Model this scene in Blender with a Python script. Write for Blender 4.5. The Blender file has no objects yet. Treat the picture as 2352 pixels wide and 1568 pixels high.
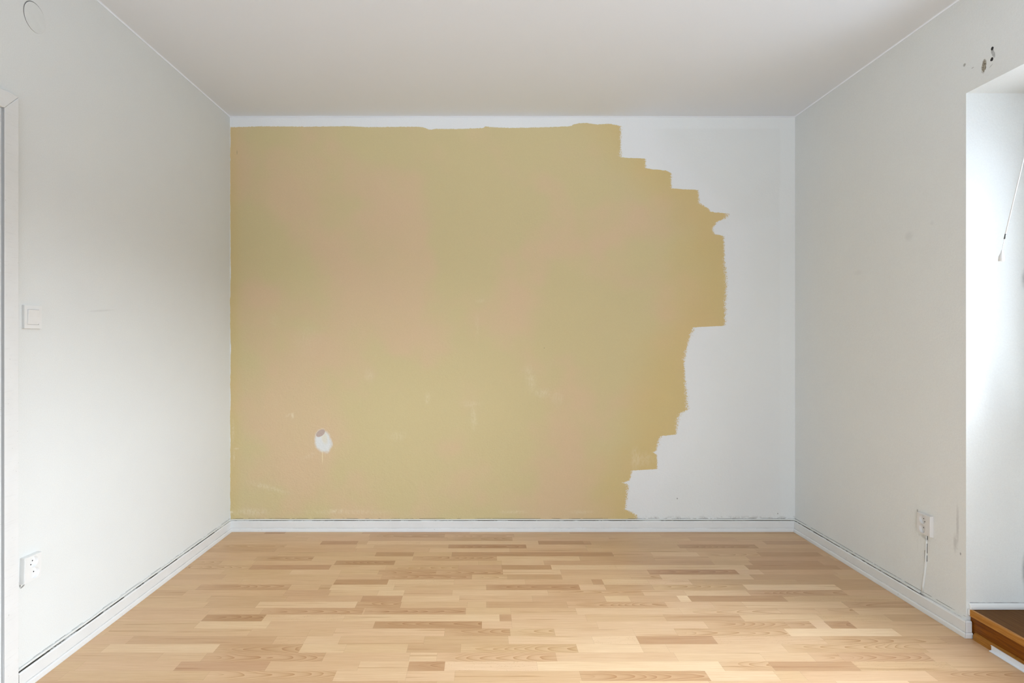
import bpy, bmesh, math, random
from mathutils import Vector, Matrix

C = bpy.context.scene.collection
scene = bpy.context.scene

# ---------------------------------------------------------------- camera
cam_data = bpy.data.cameras.new('camera')
cam = bpy.data.objects.new('camera', cam_data)
C.objects.link(cam)
cam.location = (0, 0, 1.21)
cam.rotation_euler = (math.pi / 2, 0, 0)
cam_data.sensor_fit = 'HORIZONTAL'
cam_data.sensor_width = 36.0
cam_data.lens = 36.0 * 1350 / 2352
cam_data.shift_x = (1176 - 1110) / 2352
cam_data.shift_y = -(784 - 779) / 2352
cam_data.clip_start = 0.02
scene.camera = cam

# ---------------------------------------------------------------- exposure
scene.view_settings.view_transform = 'Standard'
scene.view_settings.look = 'None'
scene.view_settings.gamma = 1
scene.view_settings.use_curve_mapping = False
scene.view_settings.exposure = -0.78

# ---------------------------------------------------------------- sky (overcast daylight)
world = bpy.data.worlds.new('overcast_sky')
scene.world = world
world.use_nodes = True
wn = world.node_tree
wn.nodes.clear()
w_out = wn.nodes.new('ShaderNodeOutputWorld')
w_bg = wn.nodes.new('ShaderNodeBackground')
w_tc = wn.nodes.new('ShaderNodeTexCoord')
w_sep = wn.nodes.new('ShaderNodeSeparateXYZ')
w_ramp = wn.nodes.new('ShaderNodeValToRGB')
w_map = wn.nodes.new('ShaderNodeMapRange')
w_map.inputs['From Min'].default_value = -1
w_map.inputs['From Max'].default_value = 1
wn.links.new(w_tc.outputs['Generated'], w_sep.inputs[0])
wn.links.new(w_sep.outputs['Z'], w_map.inputs['Value'])
wn.links.new(w_map.outputs['Result'], w_ramp.inputs['Fac'])
cr = w_ramp.color_ramp           # 0 below the skyline, 1 above it
cr.elements[0].position = 0.512
cr.elements[0].color = (0, 0, 0, 1)
cr.elements[1].position = 0.545
cr.elements[1].color = (1, 1, 1, 1)


def w_range(src, lo, hi, a, b):
    n = wn.nodes.new('ShaderNodeMapRange')
    n.interpolation_type = 'SMOOTHSTEP'
    for k, v in zip(('From Min', 'From Max', 'To Min', 'To Max'), (lo, hi, a, b)):
        n.inputs[k].default_value = v
    wn.links.new(src, n.inputs['Value'])
    return n.outputs['Result']


def w_scaled(col, fac):
    n = wn.nodes.new('ShaderNodeVectorMath')
    n.operation = 'SCALE'
    n.inputs[0].default_value = col
    wn.links.new(fac, n.inputs['Scale'])
    return n.outputs[0]


# cloud cover: brightest towards the alcove side (+X) of the house; open bright ground behind the rear window
w_flat = wn.nodes.new('ShaderNodeVectorMath')     # azimuth only
w_flat.operation = 'MULTIPLY'
w_flat.inputs[1].default_value = (1, 1, 0)
wn.links.new(w_tc.outputs['Generated'], w_flat.inputs[0])
w_nrm = wn.nodes.new('ShaderNodeVectorMath')
w_nrm.operation = 'NORMALIZE'
wn.links.new(w_flat.outputs[0], w_nrm.inputs[0])
w_az = wn.nodes.new('ShaderNodeSeparateXYZ')
wn.links.new(w_nrm.outputs[0], w_az.inputs[0])
w_add = wn.nodes.new('ShaderNodeMath')            # sky dimmed between the two directions to cut oblique light on the jamb
w_add.operation = 'ADD'
wn.links.new(w_range(w_az.outputs['X'], 0.05, 0.40, 20.0, 4.0), w_add.inputs[0])
wn.links.new(w_range(w_az.outputs['X'], 0.67, 0.92, 0.0, 47.0), w_add.inputs[1])
w_sky = w_scaled((0.845, 0.92, 1.03), w_add.outputs[0])
w_gnd = w_scaled((0.80, 0.90, 1.06), w_range(w_az.outputs['X'], 0.0, 0.5, 25.0, 8.0))
w_dep = wn.nodes.new('ShaderNodeVectorMath')      # ground dimmed towards the horizon to keep light off the upper back wall
w_dep.operation = 'SCALE'
wn.links.new(w_gnd, w_dep.inputs[0])
wn.links.new(w_range(w_sep.outputs['Z'], -0.30, -0.02, 1.35, 0.45), w_dep.inputs['Scale'])
w_gnd = w_dep.outputs[0]
w_mix = wn.nodes.new('ShaderNodeMix')
w_mix.data_type = 'RGBA'
wn.links.new(w_ramp.outputs['Color'], w_mix.inputs[0])
wn.links.new(w_gnd, w_mix.inputs[6])
wn.links.new(w_sky, w_mix.inputs[7])
wn.links.new(w_mix.outputs[2], w_bg.inputs['Color'])
w_bg.inputs['Strength'].default_value = 1.0
wn.links.new(w_bg.outputs[0], w_out.inputs[0])


def portal(name, loc, rot, sx, sy):
    """Sampling portal in a window opening: guides sky rays, adds no light of its own."""
    d = bpy.data.lights.new(name, 'AREA')
    d.shape = 'RECTANGLE'
    d.size, d.size_y = sx, sy
    d.cycles.is_portal = True
    o = bpy.data.objects.new(name, d)
    C.objects.link(o)
    o.location, o.rotation_euler = loc, rot
    return o


# window and glazed door in the alcove (face -X) and wide window behind the camera (faces +Y)
W1 = dict(y0=1.42, y1=2.335, z0=0.90, z1=1.97)
WD = dict(y0=0.50, y1=1.36, z0=0.13, z1=2.06)      # glazed balcony door beside it
GL = 0.42                                          # lower edge of the door glass
W2 = dict(x0=-1.40, x1=0.75, z0=0.85, z1=2.35)
portal('alcove_daylight', (2.33, (W1['y0'] + W1['y1']) / 2, (W1['z0'] + W1['z1']) / 2),
       (0, math.pi / 2, 0), W1['z1'] - W1['z0'] + .1, W1['y1'] - W1['y0'] + .05)
portal('balcony_door_daylight', (2.36, (WD['y0'] + WD['y1']) / 2, (GL + WD['z1']) / 2),
       (0, math.pi / 2, 0), WD['z1'] - GL + .1, WD['y1'] - WD['y0'] + .05)
portal('rear_daylight', ((W2['x0'] + W2['x1']) / 2, -2.16, (W2['z0'] + W2['z1']) / 2),
       (math.pi / 2, 0, 0), W2['x1'] - W2['x0'], W2['z1'] - W2['z0'])

# ---------------------------------------------------------------- room dimensions (metres)
XL, XR, YB, YF, H = -1.600, 1.969, 3.712, -2.0, 2.618
AY0, AY1, AX, AZ = 0.45, 2.397, 2.215, 2.213      # alcove in the right wall
STEP_Z = 0.112



# strip layout of the laminate: (start x, tone -2..2, figure 0 plain 1 arched 2 flecked 3 straight), metres
STRIPS = [
  [(-1.521,0,0),(-1.364,-2,0),(-1.239,0,0),(-0.755,-1,0),(-0.086,0,0),(0.541,-1,0),(1.419,-1,0)],
  [(-1.578,0,0),(-1.153,0,0),(-0.701,-1,1),(-0.238,0,1),(0.19,0,0),(1.094,0,0),(1.464,0,0)],
  [(-1.59,0,0),(-1.066,0,0),(-0.689,-1,0),(-0.218,-1,1),(0.176,1,0),(0.765,0,0),(1.25,-1,0),(1.526,0,0)],
  [(-1.589,0,0),(-0.964,-2,0),(-0.749,0,0),(-0.69,1,2),(-0.379,1,0),(0.328,-2,0),(0.596,-1,0),(0.639,0,2),(1.161,0,0),(1.674,-2,0),(1.935,0,0)],
  [(-1.593,0,1),(-1.158,0,0),(-0.742,1,0),(-0.638,0,0),(-0.203,-2,1),(0.251,1,0),(0.598,0,0),(0.686,0,3),(1.141,-2,1),(1.598,0,0),(1.972,0,0)],
  [(-1.583,-1,0),(-1.191,0,0),(-0.729,0,3),(-0.314,0,1),(-0.308,1,0),(0.151,0,0),(0.597,0,0),(1.171,0,3),(1.566,-1,0)],
  [(-1.597,0,0),(-1.153,0,0),(-0.606,-2,0),(-0.393,0,0),(-0.177,-2,0),(0.73,0,0),(0.949,1,0),(1.211,0,1),(1.552,-2,0),(1.899,0,0)],
  [(-1.585,0,0),(-1.257,-1,1),(-0.941,0,0),(-0.389,-1,1),(0.075,1,0),(0.532,-1,0),(0.943,0,0),(1.25,0,3),(1.464,-1,0),(1.925,0,0)],
  [(-1.584,0,1),(-1.422,0,0),(-1.241,0,3),(-0.802,-2,1),(-0.48,0,0),(-0.026,0,3),(0.1,1,0),(0.329,-1,3),(1.244,0,0),(1.448,-2,0),(1.827,-1,0)],
  [(-1.553,0,1),(-1.235,-2,0),(-0.813,0,0),(-0.515,0,1),(-0.132,-1,0),(0.098,-2,0),(0.361,1,2),(0.706,1,0),(1.399,-2,0),(1.885,-1,0)],
  [(-1.579,0,0),(-1.354,0,0),(-1.002,1,0),(-0.742,0,0),(-0.545,-1,1),(-0.245,-1,1),(0.102,1,0),(0.403,0,3),(0.859,-2,1),(1.321,1,0),(1.449,0,0),(1.83,0,0)],
  [(-1.575,-1,0),(-1.321,0,3),(-0.738,0,0),(-0.517,-1,1),(-0.058,0,1),(0.123,-1,3),(0.4,0,0),(0.751,0,1),(0.904,1,0),(1.368,-1,0),(1.804,0,0)],
  [(-1.653,0,0),(-1.21,0,0),(-0.741,-2,0),(-0.476,1,2),(-0.146,0,0),(0.209,0,0),(0.544,-2,0),(0.597,1,2),(0.824,1,2),(1.034,-1,0),(1.572,-1,0)],
  [(-1.672,0,0),(-1.392,-1,1),(-0.945,0,0),(-0.799,-1,0),(-0.745,1,0),(-0.435,0,3),(0.015,-2,1),(0.47,1,0),(0.595,-1,0),(0.828,0,1),(1.278,2,0),(1.733,-1,0)],
  [(-1.635,-1,0),(-1.423,0,3),(-0.946,-1,0),(-0.734,0,0),(-0.503,1,0),(-0.378,0,0),(-0.148,1,0),(0.309,0,1),(0.762,1,0),(0.963,1,3),(1.266,-1,1),(1.727,0,0)],
  [(-1.65,0,0),(-1.282,-1,0),(-0.919,-1,0),(-0.567,-2,0),(-0.38,1,0),(-0.111,0,3),(0.229,-1,0),(0.569,1,0),(0.683,0,0),(0.911,2,0),(0.963,-2,0),(1.408,0,2)],
  [(-1.612,0,0),(-1.263,-1,0),(-1.03,1,0),(-0.579,-1,1),(-0.376,0,3),(-0.073,0,0),(0.014,-1,3),(0.383,0,1),(0.834,1,3),(1.047,0,0),(1.189,1,0),(1.65,-1,1)],
  [(-1.624,0,3),(-1.223,0,0),(-0.986,-1,1),(-0.536,0,0),(-0.526,-1,1),(-0.078,0,0),(0.122,0,0),(0.414,1,0),(0.879,1,1),(1.319,0,0),(1.487,0,1),(1.655,1,0)],
  [(-1.585,0,0),(-1.213,-2,1),(-0.953,1,2),(-0.605,1,0),(0.071,-2,0),(0.122,1,0),(0.447,0,0),(0.79,-1,0),(1.123,1,0),(1.466,0,2),(1.76,-1,0)],
  [(-1.593,0,0),(-1.214,1,0),(-0.91,0,3),(-0.463,-2,1),(-0.006,1,0),(0.121,1,3),(0.483,1,0),(0.945,0,1),(1.289,-1,1),(1.397,2,0),(1.46,-2,1),(1.566,0,0)],
  [(-1.553,0,0),(-0.965,0,0),(-0.72,0,0),(-0.616,1,0),(-0.16,-1,1),(0.111,0,1),(0.295,1,0),(0.623,1,3),(0.797,0,1),(1.256,2,0),(1.71,0,3)],
  [(-1.647,0,0),(-1.423,-1,0),(-0.84,0,2),(-0.717,1,0),(-0.578,0,3),(-0.238,-1,0),(0.101,1,0),(0.441,2,2),(0.622,-2,0),(0.933,1,2),(1.371,0,1),(1.849,-1,0)],
  [(-1.777,0,0),(-1.481,1,0),(-1.044,-1,1),(-0.715,1,3),(-0.541,0,0),(-0.297,-1,0),(-0.088,0,1),(0.368,2,0),(0.621,1,0),(0.723,1,0),(1.182,0,1),(1.726,0,0)],
  [(-1.771,0,0),(-1.233,0,0),(-1.064,-1,1),(-0.607,0,0),(-0.281,1,0),(-0.177,0,1),(0.278,1,3),(0.735,1,0),(1.065,1,3),(1.252,0,1),(1.361,-1,1),(1.7,0,0)],
  [(-1.762,0,0),(-1.495,0,0),(-1.133,-2,0),(-0.799,0,0),(-0.462,1,0),(-0.277,-2,1),(-0.143,2,2),(0.2,2,0),(0.883,0,1),(1.068,-2,0),(1.381,0,2),(1.735,0,0)],
  [(-1.711,0,3),(-1.511,0,0),(-0.996,0,1),(-0.535,1,3),(-0.277,1,0),(-0.103,0,3),(0.35,-1,1),(0.808,2,0),(1.057,0,0),(1.153,1,0),(1.613,-1,1)],
  [(-1.66,-1,0),(-1.079,-1,0),(-0.304,-1,0),(-0.164,0,0),(0.34,1,0),(0.797,0,0),(1.247,2,0),(1.503,-1,0)],
]

# right edge of the yellow paint (z, x) and top edge (x, z)
EDGE_X = [(0.052,0.962),(0.094,0.971),(0.121,0.935),(0.135,0.896),(0.292,0.918),(0.305,0.883),(0.319,0.924),(0.382,0.94),(0.391,1.097),(0.481,1.097),(0.498,1.072),(0.509,1.094),(0.547,1.1),(0.6,1.122),(0.608,1.218),(0.699,1.226),(0.74,1.243),(0.767,1.29),(0.96,1.273),(1.084,1.268),(1.207,1.298),(1.287,1.331),(1.295,1.515),(1.427,1.526),(1.565,1.537),(1.702,1.523),(1.862,1.518),(1.875,1.457),(1.911,1.449),(1.95,1.474),(1.977,1.534),(2.005,1.545),(2.013,1.438),(2.038,1.419),(2.06,1.38),(2.071,1.364),(2.153,1.358),(2.161,1.188),(2.26,1.185),(2.277,1.149),(2.288,1.026),(2.351,1.023),(2.357,0.869),(2.574,0.866)]
EDGE_Z = [(-1.6,2.549),(-1.375,2.555),(-1.127,2.552),(-0.852,2.555),(-0.715,2.549),(-0.412,2.552),(-0.371,2.546),(-0.344,2.533),(-0.302,2.538),(-0.137,2.538),(0,2.544),(0.016,2.557),(0.041,2.549),(0.192,2.544),(0.412,2.549),(0.55,2.555),(0.583,2.571),(0.646,2.577),(0.715,2.566),(0.797,2.571),(0.866,2.557),(1.622,2.557)]

# ---------------------------------------------------------------- node helpers
class NT:
    def __init__(self, name):
        self.mat = bpy.data.materials.new(name)
        self.mat.use_nodes = True
        self.t = self.mat.node_tree
        self.t.nodes.clear()
        self.out = self.t.nodes.new('ShaderNodeOutputMaterial')
        self.b = self.t.nodes.new('ShaderNodeBsdfPrincipled')
        self.t.links.new(self.b.outputs[0], self.out.inputs[0])

    def n(self, kind, **kw):
        nd = self.t.nodes.new(kind)
        for k, v in kw.items():
            setattr(nd, k, v)
        return nd

    def put(self, sock, v):
        if hasattr(v, 'links') or isinstance(v, bpy.types.NodeSocket):
            self.t.links.new(v, sock)
        else:
            sock.default_value = v

    def m(self, op, a, b=None, c=None, clamp=False):
        nd = self.n('ShaderNodeMath', operation=op, use_clamp=clamp)
        self.put(nd.inputs[0], a)
        if b is not None:
            self.put(nd.inputs[1], b)
        if c is not None:
            self.put(nd.inputs[2], c)
        return nd.outputs[0]

    def add(self, a, b): return self.m('ADD', a, b)
    def sub(self, a, b): return self.m('SUBTRACT', a, b)
    def mul(self, a, b): return self.m('MULTIPLY', a, b)

    def step(self, v, lo, hi):
        """smooth 0..1 as v goes lo..hi"""
        nd = self.n('ShaderNodeMapRange', interpolation_type='SMOOTHSTEP')
        self.put(nd.inputs['Value'], v)
        nd.inputs['From Min'].default_value = lo
        nd.inputs['From Max'].default_value = hi
        return nd.outputs['Result']

    def rng(self, v, a, b, c, d):
        nd = self.n('ShaderNodeMapRange')
        self.put(nd.inputs['Value'], v)
        for k, x in zip(('From Min', 'From Max', 'To Min', 'To Max'), (a, b, c, d)):
            nd.inputs[k].default_value = x
        return nd.outputs['Result']

    def xyz(self):
        tc = self.n('ShaderNodeTexCoord')
        s = self.n('ShaderNodeSeparateXYZ')
        self.t.links.new(tc.outputs['Object'], s.inputs[0])
        return tc.outputs['Object'], s.outputs[0], s.outputs[1], s.outputs[2]

    def comb(self, x, y, z=0.0):
        nd = self.n('ShaderNodeCombineXYZ')
        self.put(nd.inputs[0], x); self.put(nd.inputs[1], y); self.put(nd.inputs[2], z)
        return nd.outputs[0]

    def noise(self, vec, scale, detail=2.0, rough=0.5, stretch=None):
        if stretch:
            mp = self.n('ShaderNodeMapping')
            self.t.links.new(vec, mp.inputs['Vector'])
            mp.inputs['Scale'].default_value = stretch
            vec = mp.outputs[0]
        nd = self.n('ShaderNodeTexNoise')
        self.t.links.new(vec, nd.inputs['Vector'])
        nd.inputs['Scale'].default_value = scale
        nd.inputs['Detail'].default_value = detail
        nd.inputs['Roughness'].default_value = rough
        return nd.outputs['Fac']

    def mix(self, fac, a, b, blend='MIX'):
        nd = self.n('ShaderNodeMix', data_type='RGBA', blend_type=blend)
        self.put(nd.inputs[0], fac)
        for s, v in ((nd.inputs[6], a), (nd.inputs[7], b)):
            if isinstance(v, tuple) and len(v) == 3:
                v = (*v, 1)
            self.put(s, v)
        return nd.outputs[2]

    def ell(self, u, v, cu, cv, ru, rv, rot=0.0, soft=0.25, wob=None):
        """mask of an ellipse on a wall; 1 inside"""
        du, dv = self.sub(u, cu), self.sub(v, cv)
        if rot:
            c, s = math.cos(rot), math.sin(rot)
            a = self.add(self.mul(du, c), self.mul(dv, s))
            b = self.sub(self.mul(dv, c), self.mul(du, s))
        else:
            a, b = du, dv
        a = self.mul(a, 1 / ru)
        b = self.mul(b, 1 / rv)
        r = self.m('SQRT', self.add(self.mul(a, a), self.mul(b, b)))
        if wob is not None:
            r = self.add(r, wob)
        return self.sub(1.0, self.step(r, 1 - soft, 1 + soft))

    def bump(self, h, strength, dist):
        nd = self.n('ShaderNodeBump')
        nd.inputs['Strength'].default_value = strength
        nd.inputs['Distance'].default_value = dist
        self.put(nd.inputs['Height'], h)
        self.t.links.new(nd.outputs[0], self.b.inputs['Normal'])

    def color(self, c):
        if isinstance(c, tuple) and len(c) == 3:
            c = (*c, 1)
        self.put(self.b.inputs['Base Color'], c)

    def curve(self, v, pts):
        nd = self.n('ShaderNodeFloatCurve')
        self.put(nd.inputs['Value'], v)
        cm = nd.mapping
        cu = cm.curves[0]
        cm.extend = 'HORIZONTAL'
        while len(cu.points) < len(pts):
            cu.points.new(0.5, 0.5)
        for p, (a, b) in zip(cu.points, pts):
            p.location = (a, b)
            p.handle_type = 'VECTOR'
        cm.update()
        return nd.outputs[0]


def srgb(r, g, b):
    f = lambda c: (c / 12.92 if c <= .04045 else ((c + .055) / 1.055) ** 2.4)
    return tuple(f(v / 255) for v in (r, g, b))


WHITE = (0.762, 0.790, 0.768)      # old slightly green white paint
FRESH = (0.80, 0.815, 0.82)        # newer cooler white


def wall_base(nt, vec):
    """white emulsion with faint roller mottling; returns colour and bump height"""
    big = nt.noise(vec, 1.3, 2, .5)
    mid = nt.noise(vec, 7.0, 3, .6)
    fine = nt.noise(vec, 210, 2, .6)
    c = nt.mix(nt.rng(big, .3, .7, 0, .5), WHITE, (0.752, 0.778, 0.765))
    c = nt.mix(nt.rng(mid, .35, .65, 0, .35), c, (0.735, 0.758, 0.750))
    c = nt.mix(nt.rng(fine, .30, .70, .22, 0), c, (0.63, 0.63, 0.61))
    hgt = nt.add(nt.mul(nt.noise(vec, 95, 3, .55), 1.0), nt.mul(nt.noise(vec, 20, 2, .5), 1.2))
    return c, hgt


def crack(nt, c, along, z, vec, zc, half, thr, colr=(.07, .065, .05)):
    """broken dirty line running horizontally at height zc"""
    wav = nt.mul(nt.sub(nt.noise(nt.comb(along, 0.0, 0.0), 6, 2), .5), .006)
    d = nt.m('ABSOLUTE', nt.sub(nt.add(z, wav), zc))
    line = nt.sub(1.0, nt.step(d, half * .5, half * 1.3))
    gap = nt.step(nt.noise(nt.comb(along, 3.0, zc), 9, 3, .7), thr, thr + .08)
    return nt.mix(nt.mul(line, gap), c, colr)


# ---------------------------------------------------------------- materials
def mat_plain(name, col, rough=.5, bump=0.0, spec=.5, coat=0.0, metal=0.0):
    nt = NT(name)
    vec, x, y, z = nt.xyz()
    v = nt.noise(vec, 35, 2)
    nt.color(nt.mix(nt.rng(v, .3, .7, 0, .5), col, tuple(k * .94 for k in col)))
    nt.b.inputs['Roughness'].default_value = rough
    nt.b.inputs['Specular IOR Level'].default_value = spec
    nt.b.inputs['Coat Weight'].default_value = coat
    nt.b.inputs['Metallic'].default_value = metal
    if bump:
        nt.bump(nt.noise(vec, 60, 2), bump, .002)
    return nt.mat


def mat_wall_left():
    nt = NT('left_wall_paint')
    vec, x, y, z = nt.xyz()
    c, h = wall_base(nt, vec)
    wob = nt.mul(nt.sub(nt.noise(vec, 60, 3), .5), .5)
    c = crack(nt, c, y, z, vec, .0795, .0007, .44)
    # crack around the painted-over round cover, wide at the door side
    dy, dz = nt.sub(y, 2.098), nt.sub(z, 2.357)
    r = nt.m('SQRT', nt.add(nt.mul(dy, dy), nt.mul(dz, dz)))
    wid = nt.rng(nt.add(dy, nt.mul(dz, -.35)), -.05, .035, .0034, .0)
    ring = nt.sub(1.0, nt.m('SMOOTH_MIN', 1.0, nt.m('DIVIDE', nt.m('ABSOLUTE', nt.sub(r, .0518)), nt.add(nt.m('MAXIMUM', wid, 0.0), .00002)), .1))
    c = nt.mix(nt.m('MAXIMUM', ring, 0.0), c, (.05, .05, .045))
    for a in ((2.03, .362, .004, .010, 0), (2.041, .352, .010, .003, .3), (2.022, .372, .0025, .004, 0)):
        c = nt.mix(nt.mul(nt.ell(y, z, *a, .4, wob), .75), c, (.10, .10, .09))
    c = nt.mix(nt.mul(nt.ell(y, z, 2.46, 1.33, .07, .0035, .09, .6, wob), .16), c, (.3, .3, .3))
    nt.color(c)
    nt.b.inputs['Roughness'].default_value = .75
    nt.bump(h, .14, .0012)
    return nt.mat


def mat_wall_right():
    nt = NT('right_wall_paint')
    vec, x, y, z = nt.xyz()
    c, h = wall_base(nt, vec)
    wob = nt.mul(nt.sub(nt.noise(vec, 90, 3, .7), .5), 1.1)
    sp = nt.noise(vec, 260, 2, .7)
    side = nt.step(y, AY1 - .004, AY1 - .002)
    # only on the room face of the wall
    face = nt.sub(1.0, nt.step(x, XR + .002, XR + .004))
    c0 = c
    c = crack(nt, c, y, z, vec, .0795, .0010, .40)
    brown = nt.mix(nt.step(sp, .42, .56), (.09, .075, .05), (.42, .38, .30))
    c = nt.mix(nt.ell(y, z, 2.311, 2.284, .0105, .025, .12, .25, wob), c, brown)
    grey = nt.mix(nt.step(sp, .45, .55), (.36, .37, .36), (.52, .53, .52))
    c = nt.mix(nt.ell(y, z, 2.270, 2.315, .0065, .018, -.35, .3, wob), c, grey)
    c = nt.mix(nt.mul(nt.ell(y, z, 2.405, 2.332, .006, .006, .6, .4, wob), .7), c, (.22, .21, .18))
    c = nt.mix(nt.mul(nt.ell(y, z, 2.365, 2.302, .006, .002, 0, .4, wob), .5), c, (.22, .21, .18))
    c = nt.mix(nt.mul(nt.ell(y, z, 2.279, 2.270, .009, .0014, -.5, .4, wob), .5), c, (.22, .21, .18))
    # faint smudges
    for a, s in (((2.72, 1.686, .022, .018, 0), .12), ((3.09, 1.56, .03, .012, 0), .07), ((2.58, 1.72, .010, .008, 0), .09),
                 ((2.44, .44, .006, .07, 0), .30), ((2.452, .36, .008, .03, 0), .30), ((2.425, .325, .003, .005, 0), .8),
                 ((2.665, .433, .004, .006, 0), .6), ((2.62, .325, .02, .006, .2), .35)):
        c = nt.mix(nt.mul(nt.ell(y, z, *a, .7, wob), s), c, (.22, .22, .21))
    c = nt.mix(face, c0, c)
    dz = nt.m('ABSOLUTE', nt.sub(z, STEP_Z + .0248))
    cj = nt.mul(nt.mul(side, nt.mul(nt.sub(1.0, nt.step(dz, .0004, .0016)), nt.step(x, XR + .014, XR + .016))), nt.rng(nt.noise(vec, 14, 3, .7), .4, .6, .35, .85))
    c = nt.mix(cj, c, (.07, .065, .055))
    # dark spots near the window frame on the alcove side face
    jamb = nt.mul(nt.step(x, XR + .05, XR + .06), side)
    for cx, cz, rx, rz, s in ((2.212, 1.457, .014, .03, .45), (2.214, 2.04, .010, .05, .35), (2.214, 1.93, .012, .03, .3), (2.222, .27, .018, .06, .85), (2.222, .20, .012, .10, .6)):
        c = nt.mix(nt.mul(nt.mul(nt.ell(x, z, cx, cz, rx, rz, 0, .8, nt.mul(wob, .4)), s), jamb), c, (.10, .10, .09))
    nt.color(c)
    nt.b.inputs['Roughness'].default_value = .75
    low = nt.rng(z, 0, 1.6, 1.6, .6)
    nt.bump(nt.mul(h, low), .42, .0020)
    return nt.mat


def mat_wall_back():
    nt = NT('back_wall_half_painted')
    vec, x, y, z = nt.xyz()
    c, h = wall_base(nt, vec)
    fine = nt.sub(nt.noise(vec, 210, 3, .65), .5)
    edge_n = nt.sub(nt.noise(vec, 80, 3, .65, (0.6, 1, 1.3)), .5)
    brush = nt.sub(nt.noise(vec, 120, 3, .7, (0.12, 1, 1.6)), .5)
    # ragged coordinates
    xr = nt.add(x, nt.add(nt.mul(edge_n, .014), nt.mul(brush, .022)))
    zr = nt.add(z, nt.mul(nt.sub(nt.noise(vec, 70, 3, .7), .5), .008))
    # right edge of the yellow as a function of height, in two ranges
    lo = [(zz / 1.3, xx / 2.0) for zz, xx in EDGE_X if zz <= 1.3]
    hi = [((zz - 1.3) / 1.3, xx / 2.0) for zz, xx in EDGE_X if zz > 1.3]
    mid_v = 1.292 - 0.006
    lo = [(0.0, lo[0][1])] + lo + [(1.0, hi[0][1])]
    hi = [(0.0, hi[0][1])] + hi + [(1.0, hi[-1][1])]
    xa = nt.curve(nt.mul(zr, 1 / 1.3), lo)
    xb = nt.curve(nt.mul(nt.sub(zr, 1.3), 1 / 1.3), hi)
    up = nt.m('GREATER_THAN', zr, 1.3)
    xe = nt.mul(nt.add(nt.mul(xb, up), nt.mul(xa, nt.sub(1.0, up))), 2.0)
    top = nt.add(nt.mul(nt.curve(nt.mul(nt.add(x, 1.6), 1 / 3.3), [((a + 1.6) / 3.3, (b - 2.5) / .1) for a, b in EDGE_Z]), .1), 2.5)
    d = nt.sub(xe, xr)
    guide = nt.mul(nt.curve(nt.mul(z, 1 / 2.6), [(0, .47), (.06, .475), (.16, .52), (.28, .60), (.46, .645), (.52, .72), (.72, .75), (.80, .70), (.88, .57), (1.0, .45)]), 2.0)
    dg = nt.sub(guide, x)
    dry = nt.noise(vec, 9, 2, .5)
    soft = nt.add(d, nt.mul(fine, nt.rng(dry, .40, .60, .030, .110)))
    m_r = nt.step(soft, -.006, .006)
    m_t = nt.step(nt.sub(top, nt.add(zr, nt.mul(fine, .010))), -.002, .002)
    m_l = nt.step(nt.add(x, nt.mul(nt.sub(nt.noise(vec, 5, 4, .7, (.01, 1, 1)), .5), .022)), XL + .0015, XL + .0035)
    yel = nt.mul(nt.mul(m_r, m_t), m_l)
    # yellow paint
    b1 = nt.noise(vec, 1.5, 3, .6)
    b2 = nt.noise(vec, 3.2, 2, .5)
    yc = nt.mix(nt.step(b1, .42, .60), YEL_G, YEL_P)
    yc = nt.mix(nt.rng(b2, .35, .7, 0, .3), yc, YEL_G)
    near = nt.mul(nt.sub(1.0, nt.step(nt.add(dg, nt.mul(nt.sub(b2, .5), .25)), .0, .45)), .75)
    yc = nt.mix(near, yc, YEL_O)
    nearl = nt.mul(nt.sub(1.0, nt.step(x, XL, XL + .10)), .5)
    yc = nt.mix(nearl, yc, YEL_O)
    yc = nt.mix(nt.rng(fine, -.25, .25, .20, 0), yc, tuple(k * .72 for k in YEL_P))
    # thin scuffs where the layer underneath shows
    wob = nt.mul(nt.sub(nt.noise(vec, 26, 3, .7), .5), 1.5)
    scn = nt.rng(nt.noise(vec, 70, 4, .75, (1, 1, .5)), .38, .62, .1, 1)
    SC = [(-1.205, .727, .007, .013, 0, .8), (-1.235, .73, .014, .006, .6, .4), (-1.36, .275, .085, .011, -.28, .45), (-1.10, .475, .03, .012, .4, .25),
          (-.545, .60, .035, .02, 0, .3), (-.06, .72, .013, .05, .05, .4), (-.075, .80, .04, .015, 0, .3), (-.353, .835, .012, .03, 0, .35),
          (.30, .95, .022, .05, .15, .35), (.375, .87, .03, .02, 0, .35), (.47, .84, .025, .03, 0, .25), (-.93, .13, .03, .008, 0, .4),
          (-1.46, .12, .08, .018, 0, .45), (-1.595, .12, .012, .006, 0, .9), (-1.56, .52, .012, .004, 0, .5), (-.72, .98, .02, .03, .4, .22),
          (-.02, 1.455, .02, .01, 0, .25), (-.04, 1.29, .01, .06, 0, .15), (-1.11, 1.22, .05, .07, 0, .13), (-1.32, 1.33, .02, .03, 0, .15),
          (.96, .455, .02, .05, 0, .3), (1.02, .45, .04, .03, 0, .25), (.2, .12, .06, .008, 0, .4), (.62, .12, .05, .008, 0, .3), (.28, 1.02, .02, .02, 0, .2),
          (-1.58, .62, .006, .05, 0, .35), (-1.575, .46, .004, .03, 0, .4), (-.85, .12, .18, .010, 0, .3)]
    for cu, cv, ru, rv, ro, s in SC:
        yc = nt.mix(nt.mul(nt.mul(nt.ell(x, z, cu, cv, ru * 1.2, rv * 1.15, ro, .9, wob), scn), s * .9), yc, (.80, .73, .54))
    c = nt.mix(0.55, c, FRESH)
    # cooler white right at the yellow edge, older white further right
    far = nt.step(nt.mul(dg, -1.0), .05, .40)
    c = nt.mix(nt.mul(far, .8), c, (0.775, 0.80, 0.78))
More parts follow.
